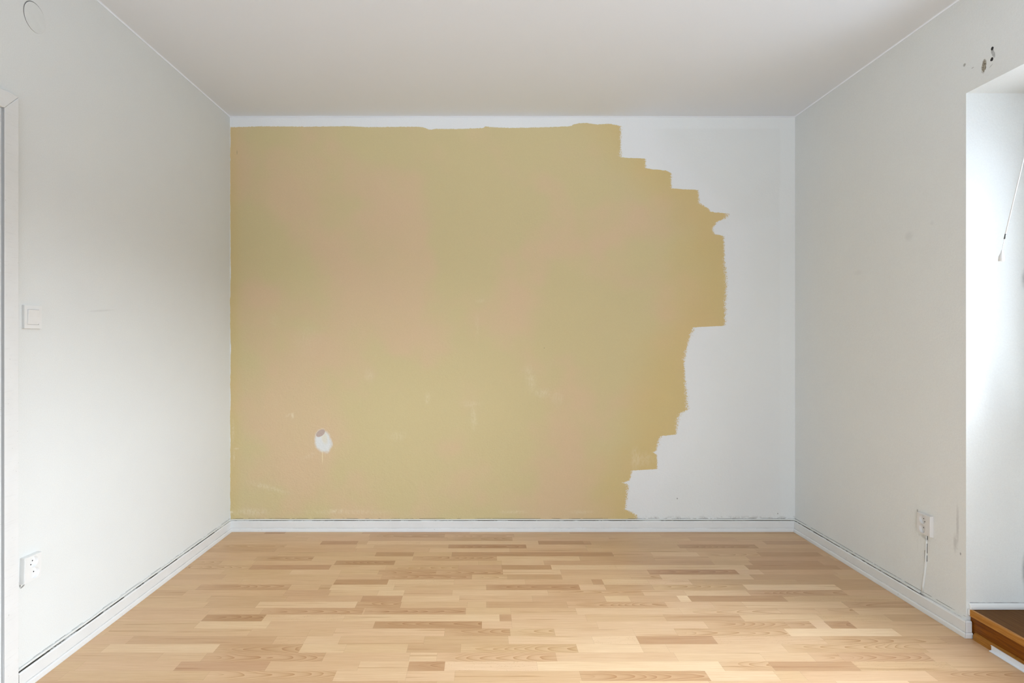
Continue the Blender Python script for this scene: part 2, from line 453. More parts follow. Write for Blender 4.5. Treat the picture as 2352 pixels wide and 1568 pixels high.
    # brush-cut bands along the corner and the ceiling are cleaner than the rolled field
    fieldm = nt.mul(nt.sub(1.0, nt.step(nt.add(x, nt.mul(nt.sub(b2, .5), .05)), 1.865, 1.885)), nt.sub(1.0, nt.step(z, 2.53, 2.55)))
    patch = nt.mul(nt.step(nt.add(nt.mul(dg, -1.0), nt.mul(nt.sub(b1, .5), .25)), .04, .26), fieldm)
    c = nt.mix(nt.mul(patch, .55), c, (0.745, 0.765, 0.745))
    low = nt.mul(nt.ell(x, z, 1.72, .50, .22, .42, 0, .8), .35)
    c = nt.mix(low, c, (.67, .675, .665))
    up1 = nt.mul(nt.mul(nt.step(z, 1.95, 2.0), patch), .30)
    c = nt.mix(up1, c, (.72, .74, .715))
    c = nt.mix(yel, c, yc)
    # patch of filler with a bare spot
    w2 = nt.mul(nt.sub(nt.noise(vec, 40, 3, .6), .5), .45)
    c = nt.mix(nt.ell(x, z, -1.012, .566, .050, .071, .22, .22, w2), c, (.73, .755, .74))
    c = nt.mix(nt.mul(nt.ell(x, z, -1.002, .585, .018, .036, .15, .5, w2), .7), c, (.74, .70, .55))
    c = nt.mix(nt.mul(nt.ell(x, z, -.962, .558, .010, .022, .3, .4, w2), .6), c, (.70, .71, .69))
    c = nt.mix(nt.ell(x, z, -1.0275, .6175, .032, .0185, .62, .10, nt.mul(w2, .4)), c, (.49, .385, .33))
    c = nt.mix(nt.mul(nt.ell(x, z, -1.016, .470, .003, .04, 0, .5), .5), c, (.84, .76, .50))
    # tiny marks
    for a, s in (((1.225, .205, .004, .004, 0), .6), ((.385, 1.155, .003, .003, 0), .4), ((-1.555, 2.39, .003, .012, 0), .3), ((1.86, .11, .003, .004, 0), .7)):
        c = nt.mix(nt.mul(nt.ell(x, z, *a, .5, w2), s), c, (.1, .1, .08))
    grime = nt.mul(nt.mul(nt.sub(1.0, nt.step(z, .082, .10)), nt.step(nt.noise(vec, 30, 3, .7), .48, .62)), nt.step(x, .9, 1.1))
    c = nt.mix(nt.mul(grime, .4), c, (.3, .29, .25))
    c = crack(nt, c, x, z, vec, .0795, .0010, .44)
    nt.color(c)
    nt.b.inputs['Roughness'].default_value = .72
    rows = nt.rng(z, 0, 1.5, 2.2, .7)
    nt.bump(nt.add(nt.mul(h, rows), nt.mul(yel, .6)), .45, .0020)
    return nt.mat


YEL_G = srgb(206, 191, 143)
YEL_P = srgb(214, 188, 150)
YEL_O = srgb(209, 184, 122)


def mat_ceiling():
    nt = NT('ceiling_paint')
    vec, x, y, z = nt.xyz()
    c, h = wall_base(nt, vec)
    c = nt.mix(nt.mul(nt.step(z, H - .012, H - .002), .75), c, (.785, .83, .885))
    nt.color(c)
    nt.b.inputs['Roughness'].default_value = .85
    nt.bump(h, .08, .001)
    return nt.mat


def mat_trim(name='gloss_trim_paint', dirt=.3):
    nt = NT(name)
    vec, x, y, z = nt.xyz()
    c = nt.mix(nt.rng(nt.noise(vec, 12, 3), .3, .7, 0, .5), (.765, .78, .77), (.71, .72, .705))
    c = nt.mix(nt.mul(nt.step(nt.noise(vec, 75, 3, .7), .66, .72), dirt), c, (.25, .24, .22))
    streak = nt.noise(vec, 14, 3, .7, (1, 1, 14))
    c = nt.mix(nt.mul(nt.step(streak, .56, .68), .35 * dirt), c, (.45, .45, .44))
    nt.color(c)
    nt.b.inputs['Roughness'].default_value = .38
    nt.bump(nt.noise(vec, 45, 2), .10, .001)
    return nt.mat


def mat_base():
    """skirting: dirt where the shoe strip meets the board and in the gap on top"""
    nt = NT('skirting_paint')
    vec, x, y, z = nt.xyz()
    n = nt.noise(vec, 9, 4, .7)
    c = nt.mix(nt.rng(nt.noise(vec, 12, 3), .3, .7, 0, .5), (.765, .78, .77), (.71, .72, .705))
    d = nt.m('ABSOLUTE', nt.sub(z, .0225))
    c = nt.mix(nt.mul(nt.sub(1.0, nt.step(d, .0004, .0018)), nt.rng(n, .4, .6, .15, .5)), c, (.25, .24, .22))
    dw = nt.m('MINIMUM', nt.m('MINIMUM', nt.sub(x, XL), nt.sub(XR, x)), nt.sub(YB, y))
    d2 = nt.mul(nt.step(z, .0655, .0668), nt.sub(1.0, nt.step(dw, .0094, .0104)))
    bare = nt.mul(nt.step(x, 1.90, 1.92), nt.sub(1.0, nt.step(y, 2.60, 2.64)))     # no cable here, mostly filled
    d2 = nt.mul(d2, nt.sub(1.0, nt.mul(bare, nt.step(dw, .0012, .0022))))
    c = nt.mix(nt.mul(d2, nt.step(nt.noise(vec, 11, 4, .7), .42, .52)), c, (.07, .065, .05))
    c = nt.mix(nt.mul(nt.step(nt.noise(vec, 70, 3, .7), .69, .73), .5), c, (.2, .19, .17))
    nt.color(c)
    nt.b.inputs['Roughness'].default_value = .38
    nt.bump(nt.noise(vec, 45, 2), .12, .001)
    return nt.mat


def mat_floor():
    nt = NT('beech_strip_laminate')
    uv = nt.n('ShaderNodeUVMap', uv_map='strip')
    s = nt.n('ShaderNodeSeparateXYZ')
    nt.t.links.new(uv.outputs[0], s.inputs[0])
    u, v = s.outputs[0], s.outputs[1]                 # metres along / across one strip
    at = nt.n('ShaderNodeAttribute', attribute_name='strip_data')
    sc = nt.n('ShaderNodeSeparateColor')
    nt.t.links.new(at.outputs['Color'], sc.inputs[0])
    tone, kind, seed = sc.outputs[0], sc.outputs[1], sc.outputs[2]
    ln = at.outputs['Alpha']                          # strip length
    off = nt.mul(seed, 97.0)
    p = nt.comb(nt.add(u, off), v, nt.mul(seed, 13.0))
    wav = nt.sub(nt.noise(p, 5, 2, .5, (1, 3, 1)), .5)
    # base tone
    c = nt.mix(nt.rng(tone, 0, .5, 0, 1), FL_D, FL_M)
    c = nt.mix(nt.m('MAXIMUM', nt.rng(tone, .5, 1, 0, 1), 0.0), c, FL_L)
    hue = nt.rng(nt.m('FRACT', nt.mul(seed, 7.31)), 0, 1, 0, .45)
    c = nt.mix(hue, c, nt.mix(.5, c, FL_P))
    # soft streaks
    st = nt.noise(p, 9, 4, .62, (.7, 26, 1))
    c = nt.mix(nt.rng(st, .38, .72, 0, .55), c, nt.mix(1.0, c, (.80, .70, .60), 'MULTIPLY'))
    st2 = nt.noise(p, 60, 2, .6, (.25, 9, 1))
    c = nt.mix(nt.rng(st2, .4, .7, 0, .25), c, nt.mix(1.0, c, (.86, .80, .74), 'MULTIPLY'))
    cloud = nt.noise(p, 3.0, 3, .6, (1, 3, 1))
    c = nt.mix(nt.rng(cloud, .42, .7, 0, .35), c, nt.mix(1.0, c, (.86, .79, .72), 'MULTIPLY'))
    # long tapering brown streaks in a few pieces
    sk = nt.noise(nt.comb(nt.mul(nt.add(u, off), 2.2), nt.mul(v, 62.0), nt.mul(seed, 31.0)), 1.0, 1, .4)
    c = nt.mix(nt.mul(nt.step(sk, .66, .74), .55), c, nt.mix(1.0, c, (.72, .60, .48), 'MULTIPLY'))
    # cathedral figure: nested arches along the strip
    is_c = nt.m('COMPARE', kind, .3, .05)
    vv = nt.add(nt.sub(v, nt.add(.022, nt.mul(nt.m('FRACT', nt.mul(seed, 17.3)), .020))), nt.mul(wav, .020))
    par = nt.mul(nt.mul(vv, vv), 150.0)
    dirn = nt.sub(nt.mul(nt.m('GREATER_THAN', nt.m('FRACT', nt.mul(seed, 3.7)), .35), 2.0), 1.0)
    slow = nt.sub(nt.noise(p, 2.2, 1, .5, (1, .2, 1)), .5)
    uu = nt.add(nt.mul(u, dirn), nt.add(nt.mul(wav, .14), nt.mul(slow, .55)))
    ph = nt.mul(nt.add(uu, par), 14.5)
    fr = nt.m('FRACT', nt.add(ph, off))
    line = nt.m('POWER', fr, 6.0)
    body = nt.mul(fr, .42)
    env = nt.mul(nt.step(u, 0.0, .12), 1.0)
    cath = nt.mul(nt.mul(nt.add(nt.mul(line, .75), body), env), is_c)
    c = nt.mix(nt.m('MINIMUM', nt.mul(cath, .95), 1.0), c, nt.mix(1.0, c, (.72, .60, .47), 'MULTIPLY'))
    # straight fine lines
    is_s = nt.m('COMPARE', kind, .9, .05)
    lf = nt.m('FRACT', nt.mul(nt.add(nt.add(v, nt.mul(u, .02)), nt.mul(wav, .012)), 95.0))
    c = nt.mix(nt.mul(nt.mul(nt.m('POWER', lf, 5.0), is_s), .45), c, nt.mix(1.0, c, (.78, .66, .55), 'MULTIPLY'))
    # flecked pieces: short dark dashes
    is_f = nt.m('COMPARE', kind, .6, .05)
    vo = nt.n('ShaderNodeTexVoronoi', feature='F1')
    mp = nt.n('ShaderNodeMapping')
    nt.t.links.new(p, mp.inputs['Vector'])
    mp.inputs['Scale'].default_value = (95, 210, 1)
    nt.t.links.new(mp.outputs[0], vo.inputs['Vector'])
    vo.inputs['Scale'].default_value = 1.0
    fl = nt.mul(nt.sub(1.0, nt.step(vo.outputs['Distance'], .10, .26)), nt.step(nt.noise(p, 40, 2), .44, .56))
    c = nt.mix(nt.mul(nt.mul(fl, is_f), .55), c, nt.mix(1.0, c, (.48, .36, .25), 'MULTIPLY'))
    # joint lines
    e_end = nt.m('MINIMUM', u, nt.sub(ln, u))
    j = nt.mul(nt.sub(1.0, nt.step(e_end, .0002, .0010)), .22)
    e_side = nt.m('MINIMUM', v, nt.sub(.06294, v))
    j2 = nt.mul(nt.sub(1.0, nt.step(e_side, .0001, .0010)), .10)
    c = nt.mix(nt.m('MAXIMUM', j, j2), c, (.20, .11, .05))
    nt.color(c)
    nt.b.inputs['Roughness'].default_value = .34
    nt.put(nt.b.inputs['Roughness'], nt.rng(st2, .3, .7, .40, .48))
    nt.b.inputs['Specular IOR Level'].default_value = .45
    return nt.mat


FL_D = srgb(194, 156, 116)
FL_M = srgb(218, 186, 144)
FL_L = srgb(235, 207, 168)
FL_P = srgb(214, 168, 142)


def mat_wood(name, c1, c2, rough=.35, axis=(30, 1.2, 30)):
    nt = NT(name)
    vec, x, y, z = nt.xyz()
    g = nt.noise(vec, 6, 5, .65, axis)
    c = nt.mix(nt.step(g, .35, .68), c1, c2)
    f = nt.noise(vec, 30, 3, .6, axis)
    c = nt.mix(nt.rng(f, .4, .7, 0, .4), c, tuple(k * .6 for k in c2))
    worn = nt.step(nt.noise(vec, 26, 3, .6), .70, .74)
    c = nt.mix(nt.mul(worn, .3), c, tuple(k * .4 for k in c2))
    nt.color(c)
    nt.b.inputs['Roughness'].default_value = rough
    nt.b.inputs['Specular IOR Level'].default_value = .18
    return nt.mat


def mat_glass():
    nt = NT('window_glass')
    lw = nt.n('ShaderNodeFresnel')
    lw.inputs['IOR'].default_value = 1.45
    tr = nt.n('ShaderNodeBsdfTransparent')
    gl = nt.n('ShaderNodeBsdfGlossy')
    gl.inputs['Roughness'].default_value = .02
    mx = nt.n('ShaderNodeMixShader')
    geo = nt.n('ShaderNodeNewGeometry')       # reflect only on the entering face of the pane
    nt.t.links.new(nt.mul(lw.outputs[0], nt.sub(1.0, geo.outputs['Backfacing'])), mx.inputs[0])
    nt.t.links.new(tr.outputs[0], mx.inputs[1])
    nt.t.links.new(gl.outputs[0], mx.inputs[2])
    nt.t.links.new(mx.outputs[0], nt.out.inputs[0])
    return nt.mat


M = dict(
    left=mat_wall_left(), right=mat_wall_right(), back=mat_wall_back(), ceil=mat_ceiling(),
    trim=mat_trim(), base=mat_base(), floor=mat_floor(), glass=mat_glass(),
    plastic=mat_plain('white_plastic', (.78, .79, .775), .32),
    plastic_old=mat_plain('aged_white_plastic', (.70, .695, .675), .4),
    hole=mat_plain('dark_hole', (.012, .012, .012), .8),
    hole_wall=mat_plain('bare_plaster_hole', (.06, .055, .045), .95),
    cable=mat_plain('overpainted_cable', (.74, .75, .72), .6, .3),
    dark=mat_plain('dark_band', (.06, .06, .055), .5),
    aw=mat_plain('white_profile', (.80, .84, .88), .3),
    frame=mat_trim('window_frame_paint', .15),
    blocker=mat_plain('grey_blocker_render', (.30, .30, .29), .9),
    rear=mat_plain('rear_wall_paint', (.74, .75, .73), .8),
    nose=mat_wood('varnished_step_edge', (.50, .235, .055), (.40, .16, .025), .4),
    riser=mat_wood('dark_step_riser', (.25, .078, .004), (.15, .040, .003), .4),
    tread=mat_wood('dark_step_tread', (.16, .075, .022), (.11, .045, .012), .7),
    casing_shade=mat_plain('grey_casing_shade', (.36, .365, .355), .7),
    brass=mat_plain('steel_pin', (.75, .74, .72), .3, metal=1.0),
)


# ---------------------------------------------------------------- mesh helpers
def new_obj(name, bm, mats, parent=None, smooth=False, bevel=0.0, seg=2):
    me = bpy.data.meshes.new(name)
    bmesh.ops.recalc_face_normals(bm, faces=bm.faces)
    bm.to_mesh(me)
    bm.free()
    if not isinstance(mats, (list, tuple)):
        mats = [mats]
    for m in mats:
        me.materials.append(m)
    o = bpy.data.objects.new(name, me)
    C.objects.link(o)
    if parent is not None:
        o.parent = parent
    if smooth:
        for p in me.polygons:
            p.use_smooth = True
    if bevel:
        md = o.modifiers.new('edge', 'BEVEL')
        md.width = bevel
        md.segments = seg
        md.limit_method = 'ANGLE'
        md.angle_limit = math.radians(40)
    return o


def box(bm, x0, x1, y0, y1, z0, z1, mi=0):
    r = bmesh.ops.create_cube(bm, size=1)
    vs = r['verts']
    for v in vs:
        v.co = Vector((x0 + (v.co.x + .5) * (x1 - x0), y0 + (v.co.y + .5) * (y1 - y0), z0 + (v.co.z + .5) * (z1 - z0)))
    fs = {f for v in vs for f in v.link_faces}
    for f in fs:
        f.material_index = mi
    return vs


def tube(bm, pts, r, n=10, flat=1.0, up=Vector((0, 0, 1))):
    rings = []
    pts = [Vector(p) for p in pts]
    for i, p in enumerate(pts):
        a = pts[max(i - 1, 0)]
        b = pts[min(i + 1, len(pts) - 1)]
        t = (b - a).normalized()
        s = t.cross(up)
        if s.length < 1e-4:
            s = t.cross(Vector((0, 1, 0)))
        s.normalize()
        w = s.cross(t).normalized()
        rr = r[i] if isinstance(r, (list, tuple)) else r
        rings.append([bm.verts.new(p + s * math.cos(k * 2 * math.pi / n) * rr * flat + w * math.sin(k * 2 * math.pi / n) * rr) for k in range(n)])
    for a, b in zip(rings, rings[1:]):
        for k in range(n):
            bm.faces.new((a[k], a[(k + 1) % n], b[(k + 1) % n], b[k]))
    bm.faces.new(rings[0][::-1])
    bm.faces.new(rings[-1])


def extrude_profile(bm, prof, a, b, ia=None, ib=None, mi=0):
    """prof: list of (d, z), d = distance out from wall. a, b: callables mapping (d, z) -> point at each end"""
    ra = [bm.verts.new(a(d, z)) for d, z in prof]
    rb = [bm.verts.new(b(d, z)) for d, z in prof]
    n = len(prof)
    for k in range(n):
        f = bm.faces.new((ra[k], ra[(k + 1) % n], rb[(k + 1) % n], rb[k]))
        f.material_index = mi
    bm.faces.new(ra[::-1])
    bm.faces.new(rb)


def struct(o):
    o['kind'] = 'structure'
    return o


def thing(o, label, cat, group=None):
    o['label'] = label
    o['category'] = cat
    if group:
        o['group'] = group
    return o


def empty(name, loc):
    o = bpy.data.objects.new(name, None)
    o.empty_display_size = .05
    C.objects.link(o)
    o.location = loc
    return o

# ================================================================ THE ROOM
random.seed(11)
T = .16
# floor: one mesh, one face per strip piece, laid in rows across the room
ROW = .06294
bm = bmesh.new()
uvl = bm.loops.layers.uv.new('strip')
dat = bm.loops.layers.float_color.new('strip_data')
FX0, FX1 = XL - .02, AX + .0
nrow = int((3.719 - YF) / ROW) + 1
TONES = {-2: .0, -1: .26, 0: .50, 1: .74, 2: 1.0}
KINDS = {0: 0.0, 1: .3, 2: .6, 3: .9}
for i in range(nrow):
    y1 = 3.719 - ROW * i
    y0 = y1 - ROW
    if i < len(STRIPS):
        row = list(STRIPS[i])
    else:
        row = []
    x = row[0][0] if row else FX0 + random.uniform(0, .3)
    first = []
    while x > FX0:
        ln = random.uniform(.35, .85)
        x -= ln
        first.insert(0, (x, random.choice((-1, 0, 0, 0, 1)), random.choice((0, 0, 0, 1, 3))))
    row = first + row
    x = row[-1][0]
    if i >= len(STRIPS):
        while x < FX1:
            x += random.uniform(.35, .85)
            row.append((x, random.choice((-2, -1, 0, 0, 0, 1)), random.choice((0, 0, 0, 1, 1, 3, 2))))
    else:
        while x < FX1 - .9:
            x += random.uniform(.4, .8)
            row.append((x, random.choice((-1, -1, 0)), random.choice((0, 0, 1))))
    for k, (xa, tn, kd) in enumerate(row):
        xb = row[k + 1][0] if k + 1 < len(row) else FX1
        full = xb - xa
        a, b = max(xa, FX0), min(xb, FX1)
        if b - a < .002:
            continue
        vs = [bm.verts.new(p) for p in ((a, y0, 0), (b, y0, 0), (b, y1, 0), (a, y1, 0))]
        f = bm.faces.new(vs)
        tone = min(1, max(0, TONES[tn] + random.uniform(-.07, .07)))
        seed = random.random()
        for lp, (px, py) in zip(f.loops, ((a, 0), (b, 0), (b, ROW), (a, ROW))):
            lp[uvl].uv = (px - xa, py)
            lp[dat] = (tone, KINDS[kd], seed, full)
me = bpy.data.meshes.new('floor')
# a slab under the strips
box(bm, FX0, FX1, YF, 3.719, -.12, -.002)
bm.to_mesh(me)
bm.free()
me.materials.append(M['floor'])
fl = bpy.data.objects.new('floor', me)
C.objects.link(fl)
struct(fl)

# walls
bm = bmesh.new()
box(bm, XL - T, AX + T, YB, YB + T, -.12, H + .15)
struct(new_obj('wall_back', bm, M['back']))

DY0, DY1, DZ = 1.15, 1.947, 1.976       # door opening in the left wall


def solid(xs, ys, zs, full):
    """one welded shell around the cells for which full(x, y, z) holds"""
    bm = bmesh.new()
    vc = {}
    def V(i, j, k):
        if (i, j, k) not in vc:
            vc[(i, j, k)] = bm.verts.new((xs[i], ys[j], zs[k]))
        return vc[(i, j, k)]
    nx, ny, nz = len(xs) - 1, len(ys) - 1, len(zs) - 1
    def F(i, j, k):
        if not (0 <= i < nx and 0 <= j < ny and 0 <= k < nz):
            return False
        return full((xs[i] + xs[i + 1]) / 2, (ys[j] + ys[j + 1]) / 2, (zs[k] + zs[k + 1]) / 2)
    for i in range(nx):
        for j in range(ny):
            for k in range(nz):
                if not F(i, j, k):
                    continue
                if not F(i - 1, j, k): bm.faces.new((V(i, j, k), V(i, j, k + 1), V(i, j + 1, k + 1), V(i, j + 1, k)))
                if not F(i + 1, j, k): bm.faces.new((V(i + 1, j, k), V(i + 1, j + 1, k), V(i + 1, j + 1, k + 1), V(i + 1, j, k + 1)))
                if not F(i, j - 1, k): bm.faces.new((V(i, j, k), V(i + 1, j, k), V(i + 1, j, k + 1), V(i, j, k + 1)))
                if not F(i, j + 1, k): bm.faces.new((V(i, j + 1, k), V(i, j + 1, k + 1), V(i + 1, j + 1, k + 1), V(i + 1, j + 1, k)))
                if not F(i, j, k - 1): bm.faces.new((V(i, j, k), V(i, j + 1, k), V(i + 1, j + 1, k), V(i + 1, j, k)))
                if not F(i, j, k + 1): bm.faces.new((V(i, j, k + 1), V(i + 1, j, k + 1), V(i + 1, j + 1, k + 1), V(i, j + 1, k + 1)))
    bmesh.ops.dissolve_limit(bm, angle_limit=.01, verts=bm.verts, edges=bm.edges)
    return bm


Z0, Z1 = -.12, H + .15
bm = solid([XL - T, XL], [YF - T, DY0, DY1, YB], [Z0, DZ, Z1],
           lambda x, y, z: not (DY0 < y < DY1 and z < DZ))
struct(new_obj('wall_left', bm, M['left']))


# the right wall: masonry either side of the recess, a header over it and the thinner outer wall behind it
bm = bmesh.new()
box(bm, XR, AX + T, AY1, YB, Z0, Z1)
box(bm, XR, AX + T, YF - T, AY0, Z0, Z1)
box(bm, XR, AX + T, AY0, AY1, AZ, Z1)
box(bm, AX, AX + T, WD['y1'], AY1, Z0, W1['z0'])
box(bm, AX, AX + T, AY0, WD['y1'], Z0, WD['z0'])
box(bm, AX, AX + T, WD['y1'], AY1, W1['z1'], AZ)
box(bm, AX, AX + T, AY0, WD['y1'], WD['z1'], AZ)
box(bm, AX, AX + T, W1['y1'], AY1, W1['z0'], W1['z1'])
box(bm, AX, AX + T, WD['y1'], W1['y0'], W1['z0'], W1['z1'])
box(bm, AX, AX + T, AY0, WD['y0'], WD['z0'], WD['z1'])
struct(new_obj('wall_right', bm, M['right']))

bm = solid([XL, W2['x0'], W2['x1'], XR], [YF - T, YF], [Z0, W2['z0'], W2['z1'], Z1],
           lambda x, y, z: not (W2['x0'] < x < W2['x1'] and W2['z0'] < z < W2['z1']))
struct(new_obj('wall_front', bm, M['rear']))

# ceiling with a small plaster cove along the walls
bm = bmesh.new()
rings = []
N = 7
for k in range(N + 1):
    a = math.pi / 2 * k / N
    ins = .006 * (1 - math.cos(a))
    zz = H - .007 * (1 - math.sin(a))
    rings.append([bm.verts.new(p) for p in ((XL + ins, YF + ins, zz), (XR - ins, YF + ins, zz), (XR - ins, YB - ins, zz), (XL + ins, YB - ins, zz))])
for a, b in zip(rings, rings[1:]):
    for k in range(4):
        f = bm.faces.new((a[k], a[(k + 1) % 4], b[(k + 1) % 4], b[k]))
        f.smooth = True
bm.faces.new(rings[-1])
top = [bm.verts.new((v.co.x, v.co.y, H + .12)) for v in rings[0]]
for k in range(4):
    bm.faces.new((rings[0][k], rings[0][(k + 1) % 4], top[(k + 1) % 4], top[k]))
bm.faces.new(top)
struct(new_obj('ceiling', bm, M['ceil']))

# ---------------------------------------------------------------- skirting boards
BOARD = [(0, 0), (.0205, 0), (.0215, .004), (.0205, .017), (.017, .0215), (.0145, .0225), (.0145, .062), (.0115, .0665), (.0085, .0672), (0, .0672)]
bm = bmesh.new()
extrude_profile(bm, BOARD, lambda d, z: (XL + d, YB - d, z), lambda d, z: (XR - d, YB - d, z))
struct(new_obj('baseboard_back', bm, M['base']))
bm = bmesh.new()
extrude_profile(bm, BOARD, lambda d, z: (XL + d, 2.009, z), lambda d, z: (XL + d, YB - d, z))
struct(new_obj('baseboard_left', bm, M['base']))
bm = bmesh.new()
extrude_profile(bm, BOARD, lambda d, z: (XR - d, AY1 - d, z), lambda d, z: (XR - d, YB - d, z))
struct(new_obj('baseboard_right', bm, M['base']))
# mitred return around the outer corner into the alcove
bm = bmesh.new()
BR = [(d, z) for d, z in BOARD]
def ret_a(d, z):
    return (XR - d * .98, AY1 - d - .0004, z)
def ret_b(d, z):
    return (1.9815, AY1 - d - .0004, z)
extrude_profile(bm, BR, ret_a, ret_b)
struct(new_obj('baseboard_return', bm, M['base'], bevel=.0015))

# front part of the room (behind the camera)
bm = bmesh.new()
extrude_profile(bm, BOARD, lambda d, z: (XL + d, YF, z), lambda d, z: (XL + d, DY0 - .062, z))
struct(new_obj('baseboard_left_rear', bm, M['base']))
bm = bmesh.new()
extrude_profile(bm, BOARD, lambda d, z: (XR - d, YF, z), lambda d, z: (XR - d, AY0, z))
struct(new_obj('baseboard_right_rear', bm, M['base']))

# ---------------------------------------------------------------- door in the left wall
door = empty('door_1', (XL, (DY0 + DY1) / 2, 0))
struct(door)


def child(name, bm, mat, par, **kw):
    o = new_obj(name, bm, mat, None, **kw)
    o.parent = par
    o.matrix_parent_inverse = Matrix.Translation(-Vector(par.location))
    return o


CW = .060
bm = bmesh.new()    # casing: two uprights and a mitred head
def casing_piece(y0i, y0o, z_in, z_out):
    pts = [(XL, y0i, 0), (XL, y0o, 0), (XL, y0o, z_out), (XL, y0i, z_in)]
    v0 = [bm.verts.new(p) for p in pts]
    v1 = [bm.verts.new((XL + .0145, p[1], p[2])) for p in pts]
    for k in range(4):
        bm.faces.new((v0[k], v0[(k + 1) % 4], v1[(k + 1) % 4], v1[k]))
    bm.faces.new(v0); bm.faces.new(v1)
casing_piece(DY1, DY1 + CW, DZ, DZ + CW - .0006)
casing_piece(DY0, DY0 - CW, DZ, DZ + CW - .0006)
child('door_casing', bm, M['trim'], door, bevel=.0022, seg=3)
bm = bmesh.new()
pts = [(DY0 + .0004, DZ + .0005), (DY1 - .0004, DZ + .0005), (DY1 + CW, DZ + CW + .0002), (DY0 - CW, DZ + CW + .0002)]
v0 = [bm.verts.new((XL, a, b)) for a, b in pts]
v1 = [bm.verts.new((XL + .0150, a, b)) for a, b in pts]
for k in range(4):
    bm.faces.new((v0[k], v0[(k + 1) % 4], v1[(k + 1) % 4], v1[k]))
bm.faces.new(v0); bm.faces.new(v1)
child('casing_head', bm, M['trim'], door, bevel=.0022, seg=3)
bm = bmesh.new()    # lining inside the opening
box(bm, XL - T, XL + .0055, DY1 - .014, DY1 - .0003, 0, DZ)
box(bm, XL - T, XL + .0055, DY0 + .0003, DY0 + .014, 0, DZ)
box(bm, XL - T, XL + .0055, DY0 + .014, DY1 - .014, DZ - .014, DZ)
child('door_lining', bm, M['trim'], door, bevel=.001)
bm = bmesh.new()  # grey strip added as shade on the inner face of the casing
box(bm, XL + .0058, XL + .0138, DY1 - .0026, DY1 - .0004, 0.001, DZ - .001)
child('casing_shade_strip', bm, M['casing_shade'], door)
bm = bmesh.new()
box(bm, XL - .10, XL - .06, DY0 + .016, DY1 - .016, .006, DZ - .016)
leaf = child('door_leaf', bm, M['trim'], door, bevel=.002)
bm = bmesh.new()
for z0, z1 in ((.18, .88), (1.02, 1.82)):
    box(bm, XL - .060, XL - .054, DY0 + .12, DY1 - .12, z0, z1)
child('door_panel', bm, M['trim'], door, bevel=.004)
bm = bmesh.new()
tube(bm, [(XL - .060, DY0 + .07, 1.02), (XL - .020, DY0 + .07, 1.02), (XL - .012, DY0 + .08, 1.02), (XL - .012, DY0 + .18, 1.02)], .009, 12)
child('door_handle', bm, M['brass'], door, smooth=True)

# ---------------------------------------------------------------- window in the alcove
def window(name, axis, fixed, a0, a1, z0, z1, mull, inward):
    """axis 'y': runs along Y at x=fixed; axis 'x': runs along X at y=fixed"""
    root = empty(name, (fixed, (a0 + a1) / 2, z0) if axis == 'y' else ((a0 + a1) / 2, fixed, z0))
    struct(root)
    def bx(bm, p0, p1, u0, u1, w0, w1):
        if axis == 'y':
            box(bm, min(p0, p1), max(p0, p1), u0, u1, w0, w1)
        else:
            box(bm, u0, u1, min(p0, p1), max(p0, p1), w0, w1)
    f0, f1 = fixed + inward * .0, fixed - inward * .07
    bm = bmesh.new()
    fw = .042
    bx(bm, f0, f1, a0, a0 + fw, z0, z1)
    bx(bm, f0, f1, a1 - fw, a1, z0, z1)
    bx(bm, f0, f1, a0 + fw, a1 - fw, z0, z0 + fw)
    bx(bm, f0, f1, a0 + fw, a1 - fw, z1 - fw, z1)
    for m_ in mull:
        bx(bm, f0, f1, m_ - fw / 2, m_ + fw / 2, z0 + fw, z1 - fw)
    child('window_frame', bm, M['frame'], root, bevel=.003)
    edges = [a0 + fw] + [e for m_ in mull for e in (m_ - fw / 2, m_ + fw / 2)] + [a1 - fw]
    for k in range(0, len(edges), 2):
        e0, e1 = edges[k], edges[k + 1]
        bm = bmesh.new()
        s0, s1 = fixed - inward * .012, fixed - inward * .058
        sw = .030
        bx(bm, s0, s1, e0 + .001, e0 + sw, z0 + fw + .001, z1 - fw - .001)
        bx(bm, s0, s1, e1 - sw, e1 - .001, z0 + fw + .001, z1 - fw - .001)
        bx(bm, s0, s1, e0 + sw, e1 - sw, z0 + fw + .001, z0 + fw + sw)
        bx(bm, s0, s1, e0 + sw, e1 - sw, z1 - fw - sw, z1 - fw - .001)
        child('window_sash', bm, M['frame'], root, bevel=.003)
        bm = bmesh.new()
        g = fixed - inward * .035
        bx(bm, g - .002, g + .002, e0 + sw - .005, e1 - sw + .005, z0 + fw + sw - .005, z1 - fw - sw + .005)
        child('window_pane', bm, M['glass'], root)
    return root


window('window_1', 'y', AX + .002, W1['y0'], W1['y1'], W1['z0'], W1['z1'], [], -1)
window('window_2', 'x', YF - .04, W2['x0'], W2['x1'], W2['z0'], W2['z1'], [-.32], 1)
# glazed balcony door next to the window, seen only from further back
bd = empty('door_2', (AX + .04, (WD['y0'] + WD['y1']) / 2, WD['z0']))
struct(bd)
bm = bmesh.new()
q0, q1, r0, r1 = WD['y0'] + .001, WD['y1'] - .001, WD['z0'] + .001, WD['z1'] - .001
for (a, b, c_, d_) in ((q0, q0 + .10, r0, r1), (q1 - .10, q1, r0, r1), (q0 + .10, q1 - .10, r0, GL), (q0 + .10, q1 - .10, r1 - .10, r1)):
    box(bm, AX + .04, AX + .10, a, b, c_, d_)
child('door_frame', bm, M['frame'], bd, bevel=.003)
bm = bmesh.new()
box(bm, AX + .068, AX + .072, q0 + .095, q1 - .095, GL - .005, r1 - .095)
child('door_pane', bm, M['glass'], bd)
bm = bmesh.new()
tube(bm, [(AX + .040, q1 - .05, 1.05), (AX + .012, q1 - .05, 1.05), (AX + .006, q1 - .06, 1.05), (AX + .006, q1 - .15, 1.05)], .008, 10)
